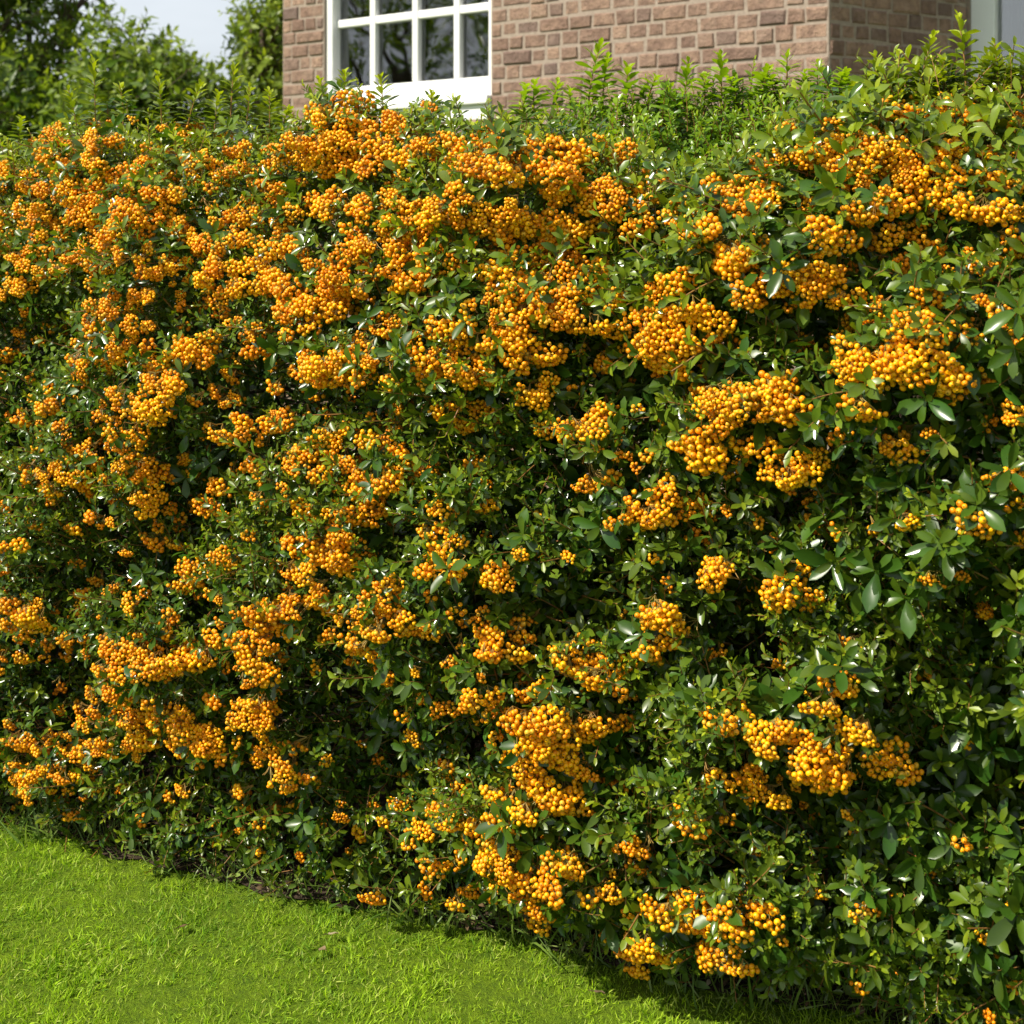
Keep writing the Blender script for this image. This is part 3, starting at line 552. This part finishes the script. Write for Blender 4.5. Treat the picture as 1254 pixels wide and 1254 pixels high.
# ================================================================== TREES BEHIND
def tree(name, label, x, y, base_r, lobes, nleaf, leafL, seed, tintr=0, young=.1, asp=.45, limbs=14, leafmat='treeleaf', group='trees beyond the hedge'):
    """lobes: list of (x, y, z, rx, ry, rz) ellipsoids, world coordinates"""
    R = np.random.default_rng(seed); root = empty(name, (x, y, 0)); tag(root, label, 'tree', group)
    g = Geo(); zc = np.mean([l[2] for l in lobes]); top = np.array([0, 0, zc * .9])
    tr = [np.array([0, 0, 0.]), np.array([.05, .02, zc * .3]), np.array([-.04, .05, zc * .6]), top]
    tube(g, tr, (base_r * 1.4, base_r, base_r * .8, base_r * .4), 9)
    ctr = []
    for k in range(limbs):
        l = lobes[k % len(lobes)]; tgt = np.array(l[:3]) - (x, y, 0) + R.uniform(-.6, .6, 3) * l[3:]
        s = R.uniform(.35, 1); st = tr[1] * (1 - s) + top * s; mid = (st + tgt) / 2 + R.normal(0, .15, 3)
        tube(g, [st, mid, tgt], (base_r * .4, base_r * .22, base_r * .06), 5)
        for _ in range(4):
            e = tgt + R.uniform(-.5, .5, 3) * l[3:]; tube(g, [mid * .4 + tgt * .6, (tgt + e) / 2 + R.normal(0, .06, 3), e], (base_r * .10, base_r * .06, base_r * .02), 4)
    obj('trunk', mesh('trunk', g, ['bark']), root)
    g = Geo(); vol = np.array([l[3] * l[4] * l[5] for l in lobes]) ** .8; vol /= vol.sum()
    tp = []
    for _ in range(6): tp.append(twig_tpl(R, leafL * 2.4, 8, leafL, asp, (75, 35), .6, leafL * .03, .1, 2))
    n = nleaf; li = R.choice(len(lobes), n, p=vol); Lb = np.array(lobes)[li]
    q = R.normal(size=(n, 3)); q /= np.linalg.norm(q, axis=1)[:, None]; rr = R.uniform(.2, 1, n) ** .45
    # uneven outline: clumps pushed in and out
    cl = R.normal(size=(46, 3)); cl /= np.linalg.norm(cl, axis=1)[:, None]; amp = R.uniform(-.28, .3, 46)
    near = (q @ cl.T); rr = rr * (1 + amp[np.argmax(near, 1)] * .9)
    P = Lb[:, :3] + q * rr[:, None] * Lb[:, 3:] - (x, y, 0)
    keep = R.random(n) > np.where(amp[np.argmax(near, 1)] < -.15, .45, 0); P, q = P[keep], q[keep]; n = len(P)
    d = q * .7 + UP * .25 + R.normal(0, .5, (n, 3)); Rm = frames(d, R.uniform(0, 6.28, n)); pk = R.integers(0, 6, n); sc_ = R.uniform(.6, 1.25, n)
    tj = np.stack([R.uniform(-.35, .35, n) + tintr, R.uniform(0, young * 2, n) ** 1.2, 0 * P[:, 0]], -1)
    for i in range(6):
        s = pk == i; g.stamp(tp[i], Rm[s], P[s], sc_[s], tj[s])
    obj('crown', mesh('crown', g, [leafmat, 'bark']), root)
    return root
def at(px, py, Y): return ((px - 627) / F * Y, Y, CAMZ + (HZ - py) / F * Y)
def lobe(px, py, Y, rpx, rpy, ry=None):
    X = at(px, py, Y); return (*X, rpx / F * Y, ry or rpx / F * Y, rpy / F * Y)
tree('broadleaf_tree', 'tall dark broadleaf tree filling the far left behind the hedge', *at(20, 0, 9.5)[:2], .12,
     [lobe(25, 40, 9.5, 66, 66), lobe(-60, -20, 9.8, 100, 100), lobe(62, 110, 9.3, 58, 46), lobe(-20, 140, 9.3, 90, 60), lobe(92, 0, 9.6, 24, 30), lobe(-40, -150, 9.7, 130, 110)], 2300, .085, 51, -.05, .16)
tree('leafy_tree', 'lower green tree with open leafy top left of the gap of sky', *at(180, 0, 9.0)[:2], .07,
     [lobe(160, 112, 9.0, 60, 48), lobe(215, 125, 8.8, 48, 42), lobe(132, 62, 9.2, 18, 34), lobe(205, 84, 9.1, 14, 22), lobe(180, 78, 9.1, 12, 20), lobe(235, 95, 8.8, 12, 16), lobe(262, 138, 8.8, 28, 30), lobe(130, 160, 9, 80, 50)], 950, .088, 52, .15, .25)
tree('dense_tree', 'bright green tree rising beside the corner of the brick house', *at(325, 0, 10)[:2], .09,
     [lobe(328, 55, 10, 32, 50), lobe(352, 0, 10.2, 42, 50), lobe(318, 120, 9.8, 42, 38), lobe(370, 80, 10.5, 60, 80), lobe(350, -90, 10.3, 60, 70)], 1500, .078, 53, .35, .35)
tree('garden_tree', 'large round tree out to the left, mirrored in the house window', -13, 5.6, .2, [(-13, 5.6, 3.0, 1.8, 2.2, 1.5), (-13.4, 7.6, 2.2, 1.4, 1.5, 1.2), (-12.6, 4.2, 2.3, 1.2, 1.4, 1.1), (-13, 6.2, 4.3, 1.2, 1.5, 1.0)], 1800, .12, 54, .1, .2, limbs=18)
tree('garden_bush', 'yellow green bush out to the left, mirrored in the house window', -9.2, 6.3, .06, [(-9.2, 6.3, 1.5, .9, .9, .8), (-9.4, 7.3, 1.1, .7, .8, .8), (-9.0, 5.3, .9, .7, .8, .6)], 900, .07, 55, .6, .9)

# ================================================================== GREEN SHRUB BEHIND THE HEDGE
R = np.random.default_rng(91)
shrub = empty('green_shrub', tuple(to_world(np.array(1.45), np.array(0.), np.array(-.75)))); tag(shrub, 'leafy green shrub without berries rising between hedge and brick wall', 'shrub')
S0 = np.array(shrub.location)
rpx = np.array([560, 620, 660, 700, 760, 810, 860, 910, 960, 1010, 1060, 1110, 1180, 1260, 1330.]); rpy = np.array([235, 200, 168, 142, 138, 134, 126, 124, 122, 120, 126, 124, 116, 112, 114.])
ru, rz_, _ = pix_plane(rpx, rpy, np.full(len(rpx), -.62))
n = 5200; uu = R.uniform(ru[0], ru[-1], n); ww = R.uniform(-1.05, -.42, n); top = np.interp(uu, ru, rz_) + .03 * vnoise(uu * 12, ww * 12, 2) - .25 * ((ww + .7) / .4) ** 2
zz = top - np.abs(R.normal(0, .16, n)) - .02; P = to_world(uu, zz, ww) - S0
d = UP * .9 + N3 * .5 + R.normal(0, .35, (n, 3)); Rm = frames(d, R.uniform(0, 6.28, n)); pk = R.integers(0, 16, n); scl = R.uniform(.6, 1.05, n)
tj = np.stack([R.uniform(-.3, .3, n) + .1, np.clip(.45 - (top - zz) * 3, 0, .45) * R.uniform(.2, 1, n), 0 * uu], -1)
g = Geo(); ALLT = SMALL + YOUNG
for i in range(16): s = pk == i; g.stamp(ALLT[i], Rm[s], P[s], scl[s], tj[s])
obj('foliage', mesh('foliage', g, ['shrubleaf', 'stem']), shrub)
g = Geo()
for k in range(26):
    uu1 = R.uniform(ru[1], ru[-2]); b = to_world(np.array(1.45 + R.normal(0, .15) + (uu1 - 1.45) * .3), np.array(0.), np.array(-.75)) - S0; e = to_world(np.array(uu1), np.interp(uu1, ru, rz_) - .12, np.array(-.7 + R.normal(0, .1))) - S0
    tube(g, [b, b * .5 + e * .5 + R.normal(0, .04, 3), e], (.012, .008, .003), 6)
obj('trunk', mesh('trunk', g, ['bark']), shrub)

# ================================================================== THE FIRETHORN HEDGE
R = np.random.default_rng(5)
hedge = empty('firethorn_hedge', tuple(to_world(np.array(.9), np.array(0.), np.array(-.4)))); tag(hedge, 'long dense firethorn hedge covered in clusters of orange berries', 'hedge')
H0 = np.array(hedge.location)
U0, U1 = -1.5, 2.75
g = Geo()
def scatter(g, tpls, u, z, w, d, scl, tj):
    n = len(u); P = to_world(u, z, w) - H0; Rm = frames(d, R.uniform(0, 6.28, n)); pk = R.integers(0, len(tpls), n)
    for i in range(len(tpls)): s = pk == i; g.stamp(tpls[i], Rm[s], P[s], scl[s], tj[s])
def tj_(n, a, b, lo=-.35, hi=.35): return np.stack([R.uniform(lo, hi, n), R.uniform(a, b, n), R.uniform(-.2, .2, n)], -1)
sizef = lambda u, z: (.90 + .30 * np.clip((u - .2) / 1.6, 0, 1)) * (1 + .22 * vnoise(u * 2.2, z * 2.5, 8))
# front skin in three depths
for (cnt, tp, d0, d1, s0, s1) in ((8200, SMALL, -.055, .005, .6, 1.05), (5200, SMALL, -.13, -.055, .7, 1.1), (1500, ROSE, -.10, -.02, .5, .8)):
    u = R.uniform(U0, U1, cnt); z = R.uniform(.03, 1, cnt) ** .9 * H(u) * 1.0
    bd = bdens(u, z); keep = R.random(cnt) > bd * .28 * (d1 > -.03); u, z = u[keep], z[keep]; n = len(u)
    w = prof(u, z) + R.uniform(d0, d1, n) - .02
    d = N3 * .75 + UP * .5 + R.normal(0, .42, (n, 3)); hi = np.clip((z - .55 * H(u)) / (.45 * H(u)), 0, 1)
    big = np.clip((u - .9) / 1.2, 0, 1); yz = np.clip(.5 * vnoise(u * 4, z * 5, 4) + .1, 0, 1)
    tj = np.stack([R.uniform(-.4, .3, n) + .25 * hi, R.uniform(0, .18, n) + .6 * hi ** 3 * R.random(n) + .35 * yz * R.random(n) * (d1 > -.03), R.uniform(-.2, .2, n)], -1)
    scatter(g, tp, u, z, w, d, R.uniform(s0, s1, n) * sizef(u, z) * (.92 + .12 * big), tj)
# low skirt overhanging the lawn edge
n = 650; u = R.uniform(U0, U1, n); z = .02 + .18 * R.random(n) ** 1.1; w = np.maximum(prof(u, z), edge(u) - .05) + R.uniform(-.06, .01, n)
scatter(g, SMALL + ROSE[:2] + YOUNG[:3], u, z, w, N3 * .8 + UP * .25 + R.normal(0, .45, (n, 3)), R.uniform(.55, 1.0, n), tj_(n, 0, .3))
# big leaf rosettes, more of them to the right
n = 620; u = U0 + (U1 - U0) * R.random(n) ** .5; z = R.uniform(.05, .97, n) * H(u); w = prof(u, z) - .012
scatter(g, ROSE, u, z, w, N3 * .9 + UP * .25 + R.normal(0, .4, (n, 3)), R.uniform(.55, .95, n) * (.72 + .3 * np.clip((u - .2) / 1.5, 0, 1)), tj_(n, 0, .08, -.1, .35))
n = 62; px = 1254 - np.abs(R.normal(0, 150, n)); py = R.uniform(280, 1230, n); u, z, w, _ = pix_surf(px, py, 0.0); z = np.clip(z, .04, 2)
scatter(g, ROSE, u, z, w + .004, N3 * .9 + UP * .3 - E3 * .2 + R.normal(0, .35, (n, 3)), R.uniform(.72, 1.05, n), tj_(n, 0, .08, -.2, .3))
# bright young sprigs in patches
n = 1000; u = R.uniform(U0, U1, n); z = R.uniform(.05, 1, n) * H(u); k = (vnoise(u * 4, z * 5, 4) > -.05) | (z > .85 * H(u)); u, z = u[k], z[k]; n = len(u)
scatter(g, YOUNG, u, z, prof(u, z) - .02, N3 * .7 + UP * .6 + R.normal(0, .4, (n, 3)), R.uniform(.5, .95, n), tj_(n, 0, .24, 0, .3))
PATCH = [(590,520,110,70,120),(300,690,60,50,40),(420,620,60,50,40),(600,590,60,50,50),(1010,760,60,40,50),(60,650,60,60,40),(1000,1030,90,30,30),(800,850,60,50,40),(330,640,60,40,40),(1160,800,50,40,30),(150,600,60,60,30),(820,1000,60,50,40),(1140,1190,60,40,30),(850,900,50,40,30),(560,960,60,40,20)]
for (cx, cy, rx, ry, k) in PATCH:
    px = cx + R.normal(0, rx * .55, k); py = cy + R.normal(0, ry * .55, k); u, z, w, _ = pix_surf(px, py, -.01); z = np.clip(z, .02, 2)
    scatter(g, YOUNG + SMALL[:4], u, z, w, N3 * .8 + UP * .45 + R.normal(0, .4, (k, 3)), R.uniform(.55, .95, k), tj_(k, 0, .34, 0, .4))
# longer arching side shoots standing out of the face
n = 380; u = R.uniform(U0, U1, n); z = R.uniform(.12, .98, n) * H(u)
scatter(g, ARCH, u, z, prof(u, z) - .09, N3 * .8 + UP * R.uniform(-.1, .7, n)[:, None] + E3 * R.normal(0, .6, n)[:, None], R.uniform(.7, 1.05, n), tj_(n, 0, .2, -.2, .3))
# top crust: young upright growth
n = 3000; u = R.uniform(U0, U1, n); w = -R.uniform(.0, .85, n); z = H(u) - .045 + .03 * vnoise(u * 9, w * 9, 5) - np.abs(R.normal(0, .06, n)) - .10 * np.clip((-w - .45) / .4, 0, 1)
scatter(g, SMALL + YOUNG, u, z, w, UP + .2 * N3 + R.normal(0, .3, (n, 3)), R.uniform(.6, .95, n), tj_(n, .45, 1.1, 0, .5))
# back face and the two ends
n = 2600; u = R.uniform(U0, U1, n); z = R.uniform(.02, 1, n) * H(u); scatter(g, SMALL, u, z, -.9 + .05 * R.normal(size=n), -N3 + .4 * UP + R.normal(0, .4, (n, 3)), R.uniform(.9, 1.5, n), tj_(n, 0, .15))
n = 800; u = np.where(R.random(n) < .5, U0, U1) + R.normal(0, .03, n); z = R.uniform(.02, 1, n) * H(u); scatter(g, SMALL, u, z, -R.uniform(0, .9, n), E3 * np.sign(u - .5)[:, None] + .4 * UP + R.normal(0, .4, (n, 3)), R.uniform(.9, 1.5, n), tj_(n, 0, .15))
# inner leaves, single and darker by the shade of the rest
lv, lf = leaf_vf(.034, .014, 2, .3, .2); LT1 = (lv, lf, np.zeros(len(lf), int), np.zeros((len(lv), 3)))
n = 46000; u = R.uniform(U0, U1, n); z = R.uniform(.06, .99, n) * H(u); w = prof(u, z) - .10 - R.uniform(0, .6, n); P = to_world(u, z, w) - H0
g.stamp(LT1, frames(R.normal(0, 1, (n, 3)) + .4 * UP, R.uniform(0, 6.28, n)), P, R.uniform(.6, 1.5, n), np.stack([R.uniform(0, .8, n), R.uniform(0, .15, n), R.random(n)], -1))

# berry clusters: filled from the patches, largest first
clu = []
for (cx, cy, rx, ry, fill) in BL:
    Y_ = pix_plane(np.array([cx]), np.array([cy]), np.array([.1]))[2][0]; sp = .046 * F / Y_
    nmax = max(1, int(round(rx * ry * math.pi / (sp * sp * .37) * fill)))
    pts = []
    for _ in range(nmax * 60):
        if len(pts) >= nmax: break
        a = R.uniform(0, 6.28); q = math.sqrt(R.random()) * (1 if nmax > 1 else 0); x_ = cx + math.cos(a) * q * max(rx - sp * .42, 1); y_ = cy + math.sin(a) * q * max(ry - sp * .22, 1)
        if all((x_ - p_[0]) ** 2 + (y_ - p_[1]) ** 2 * 3.2 > (sp * .48) ** 2 for p_ in pts) and all((x_ - c_[0]) ** 2 + (y_ - c_[1]) ** 2 * 3.2 > (sp * .45) ** 2 for c_ in clu): pts.append((x_, y_))
    small = min(rx, ry * 1.7) < .036 * F / Y_
    s_ = float(np.clip(rx / (.042 * F / Y_), .6, 1.08)) if nmax == 1 else R.uniform(.74, 1.04) * (.88 + .14 * min(1, max(0, cx - 300) / 600))
    clu += [(x_, y_, s_, small, fill) for x_, y_ in pts]
CA = np.array([(c[0], c[1], c[2], c[3], c[4]) for c in clu], float)
cu, cz, cw, cY = pix_surf(CA[:, 0], CA[:, 1], 0.0); cz = np.clip(cz, .05, None)
nC = len(cu); print('clusters', nC)
cdir = N3 * .9 - UP * .42 + R.normal(0, .28, (nC, 3)); cdir /= np.linalg.norm(cdir, axis=1)[:, None]
cpos = to_world(cu, cz, cw) + R.normal(0, .004, (nC, 3)); cpos -= cdir * R.uniform(-.010, .024, nC)[:, None]
croll = R.normal(0, .32, nC) + math.pi / 2 * 0; cR = frames(cdir, croll); csc = CA[:, 2]
# leaves above each cluster
k = R.random(nC) < .5; uu = cu[k]; n = k.sum()
P = cpos[k] - cdir[k] * .012 + UP * .010 - H0; pk = R.integers(0, len(ROSE), n); Rm = frames(UP * .8 + N3 * .35 + R.normal(0, .35, (n, 3)), R.uniform(0, 6.28, n)); scl = R.uniform(.4, .72, n); tj = tj_(n, 0, .25, -.2, .35)
for i in range(len(ROSE)): s = pk == i; g.stamp(ROSE[i], Rm[s], P[s], scl[s], tj[s])
obj('foliage', mesh('foliage', g, ['leaf', 'stem']), hedge)

clm = [(mesh('berry_cluster', b, ['berry']), mesh('stalks', s, ['stalk'])) for b, s in CL + CS]
tid = np.where(CA[:, 3] > .5, len(CL) + R.integers(0, len(CS), nC), R.integers(0, len(CL), nC))
tid = np.where((CA[:, 3] > .5) & (CA[:, 2] > .8), R.integers(0, len(CL), nC), tid)
size = csc / cY * np.where(tid < len(CL), 1, .5) + 0.05 * (CA[:, 4] >= 1); inview = (CA[:, 0] > 5) & (CA[:, 0] < 1249) & (cY > 0)
order = np.argsort(-np.where(inview, size, 0)); main = set()
for i in order:      # the largest ones that do not sit behind another
    if len(main) >= 100: break
    main.add(int(i))
from mathutils import Matrix
for i in sorted(main):
    M4 = Matrix.Identity(4)
    for a in range(3):
        for b in range(3): M4[a][b] = float(cR[i, a, b] * csc[i])
    for a in range(3): M4[a][3] = float(cpos[i, a] - H0[a])
    o = obj('berry_cluster', clm[tid[i]][0], hedge); o.matrix_local = M4
    obj('stalks', clm[tid[i]][1], o)
gb, gs = Geo(), Geo(); TPL = CL + CS
for k in range(len(TPL)):
    s = np.array([i for i in range(nC) if tid[i] == k and i not in main], int)
    if len(s):
        cj = np.stack([R.uniform(-.35, .35, len(s)), np.zeros(len(s)), np.zeros(len(s))], -1)
        gb.stamp(TPL[k][0], cR[s], cpos[s] - H0, csc[s], cj); gs.stamp(TPL[k][1], cR[s], cpos[s] - H0, csc[s], cj * 0)
# loose drifts of small sprays
FIELD = [(350,560,170,110,95),(80,600,110,130,60),(430,690,120,90,55),(90,930,100,60,50),(250,400,260,90,110),(580,440,150,110,75),(560,640,140,90,35),(200,700,150,80,40),(300,860,120,110,40),(600,860,150,100,45),(820,560,150,90,35),(760,960,160,90,45),(1120,300,130,120,55),(950,430,140,60,30),(700,250,160,110,60),(170,250,200,110,90),(1180,150,90,60,70),(1245,130,20,40,12),(560,1060,160,60,40),(950,1000,140,100,22),(1120,800,120,160,14),(1000,650,160,60,14),(880,200,130,60,34),(560,170,160,30,30),(430,990,130,50,16),(1180,450,90,70,20)]
for (cx, cy, rx, ry, k) in FIELD:
    k = int(k * (.55 if cy < 420 and cx < 640 else .9 if cy < 320 else .45))
    px = cx + R.normal(0, rx * .62, k); py = cy + R.normal(0, ry * .62, k); u, z, w, tt_ = pix_surf(px, py, 0.0); okk = (z > .05) & (z < H(u) - .02) & (u > U0) & (u < U1); u, z, w = u[okk], z[okk], w[okk]; n = len(u)
    P = to_world(u, z, w + R.uniform(-.03, .012, n)) - H0; Rm = frames(N3 * .9 - .4 * UP + R.normal(0, .35, (n, 3)), R.normal(0, .4, n)); pk = R.integers(0, len(TPL), n); scl = np.where(pk < len(CL), R.uniform(.5, .8, n), R.uniform(.8, 1.1, n)); cj = np.stack([R.uniform(-.4, .3, n), 0 * u, 0 * u], -1)
    for i in range(len(TPL)): s = pk == i; gb.stamp(TPL[i][0], Rm[s], P[s], scl[s], cj[s]); gs.stamp(TPL[i][1], Rm[s], P[s], scl[s], cj[s] * 0)
# small stray clusters between and deeper inside
n = 3600; u = R.uniform(U0, U1, n); z = R.uniform(.06, .98, n) * H(u)
pr = .25 + .75 * np.clip((z / H(u) - .45) * 2, 0, 1) * np.clip((1.5 - u) / 1.2, .15, 1) + .35 * (bdens(u, z) > .1); k = R.random(n) < pr; u, z = u[k], z[k]; n = len(u); w = prof(u, z) - R.uniform(.0, .07, n)
P = to_world(u, z, w) - H0; Rm = frames(N3 * .8 - .5 * UP + R.normal(0, .4, (n, 3)), R.uniform(0, 6.28, n)); pk = R.integers(0, len(CS), n); scl = R.uniform(.55, 1.0, n); cj = np.stack([R.uniform(-.6, .1, n), 0 * u, 0 * u], -1)
for i in range(len(CS)): s = pk == i; gb.stamp(CS[i][0], Rm[s], P[s], scl[s], cj[s]); gs.stamp(CS[i][1], Rm[s], P[s], scl[s], cj[s] * 0)
o = obj('berries', mesh('berries', gb, ['berry']), hedge); o['kind'] = 'stuff'; obj('stalks', mesh('stalks', gs, ['stalk']), o)

# branches
g = Geo()
for k in range(34):
    ub = U0 + (U1 - U0) * (k + .5) / 34 + R.normal(0, .05); b = to_world(np.array(ub), np.array(-.02), np.array(-.40 + R.normal(0, .06))) - H0
    for j in range(3):
        ue = ub + R.normal(0, .16); ze = R.uniform(.6, .93) * H(np.array(ue)); we = R.uniform(-.6, -.08); e = to_world(np.array(ue), ze, np.array(we)) - H0; m1 = b * .55 + e * .45 + R.normal(0, .05, 3)
        tube(g, [b, b * .8 + m1 * .2 + R.normal(0, .01, 3), m1, m1 * .4 + e * .6 + R.normal(0, .03, 3), e], (.016, .013, .009, .006, .002), 6)
        for q in range(7):
            s = R.uniform(.15, .95); st = b * (1 - s) + m1 * s if R.random() < .5 else m1 * (1 - s) + e * s
            u2 = (st + H0 - np.array([P0[0], P0[1], 0]))[:2] @ E + R.normal(0, .16); z2 = np.clip(st[2] + R.uniform(-.06, .3), .05, 1.4); en = to_world(np.array(u2), np.array(z2), prof(u2, z2) - .05) - H0
            tube(g, [st, (st + en) / 2 + R.normal(0, .025, 3), en], (.005, .0035, .0014), 5)
obj('branches', mesh('branches', g, ['bark']), hedge)

# upright shoots on the skyline
def shoots(parent, off, lst, w, mats, tpls, wide):
    ms = [mesh('upright_shoot', t_, mats) for t_ in tpls]
    for k, (px, yt, yb, lean) in enumerate(lst):
        u, z, Y_ = pix_plane(np.array([px]), np.array([yb]), np.array([w])); hgt = (yb - yt) / F * Y_[0]; t_ = tpls[k % len(tpls)]; s_ = hgt / t_[0][:, 2].max()
        s_ = float(s_); P = to_world(u, z, np.array([w]))[0] - off; d = (UP + E3 * lean + R.normal(0, .04, 3))[None]
        Rm = frames(d, np.array([R.uniform(0, 6.28)]))[0]; M4 = Matrix.Identity(4); sx = min(s_ * 1.0, 1.2) if s_ > 1 else max(s_, .8)
        for a in range(3):
            for b in range(3): M4[a][b] = float(Rm[a, b] * (s_ if b == 2 else sx * wide))
            M4[a][3] = float(P[a])
        o = obj('upright_shoot', ms[k % len(ms)], parent); o.matrix_local = M4
shoots(hedge, H0, [(22,140,185,0),(60,148,180,.1),(95,103,165,-.1),(117,66,165,.03),(150,100,160,.15),(198,86,165,.02),(228,94,165,.2),(262,108,170,0),(282,74,160,.1),(300,100,160,.2),(330,105,170,.1),(345,128,175,0),(405,92,150,-.25),(420,82,150,.2),(470,88,170,0),(455,115,170,-.3),(532,108,165,0),(1065,88,150,.1),(1080,62,140,0),(1122,34,130,.02),(1108,75,130,-.1),(1155,70,130,.15),(1183,10,125,.03),(1200,60,120,.2),(1224,46,120,0),(1250,38,110,.1),(1040,98,155,-.1),(610,140,190,0),(1165,85,125,-.1)], -.10, ['leaf', 'stem'], SHOOT, 1.0)
shoots(shrub, S0, [(640,100,150,0),(655,92,150,-.1),(676,94,150,.05),(698,104,150,.1),(720,44,140,0),(737,62,140,.05),(766,74,140,0),(790,88,140,.15),(812,100,145,0),(838,66,140,0),(862,86,140,.1),(883,62,140,0),(905,92,130,-.1),(930,78,130,0),(948,90,130,.1),(963,60,130,0),(985,84,130,.1),(1002,70,130,0),(1022,82,130,.1),(1045,92,135,0)], -.62, ['shrubleaf', 'stem'], SHOOT, 1.3)
print('done')
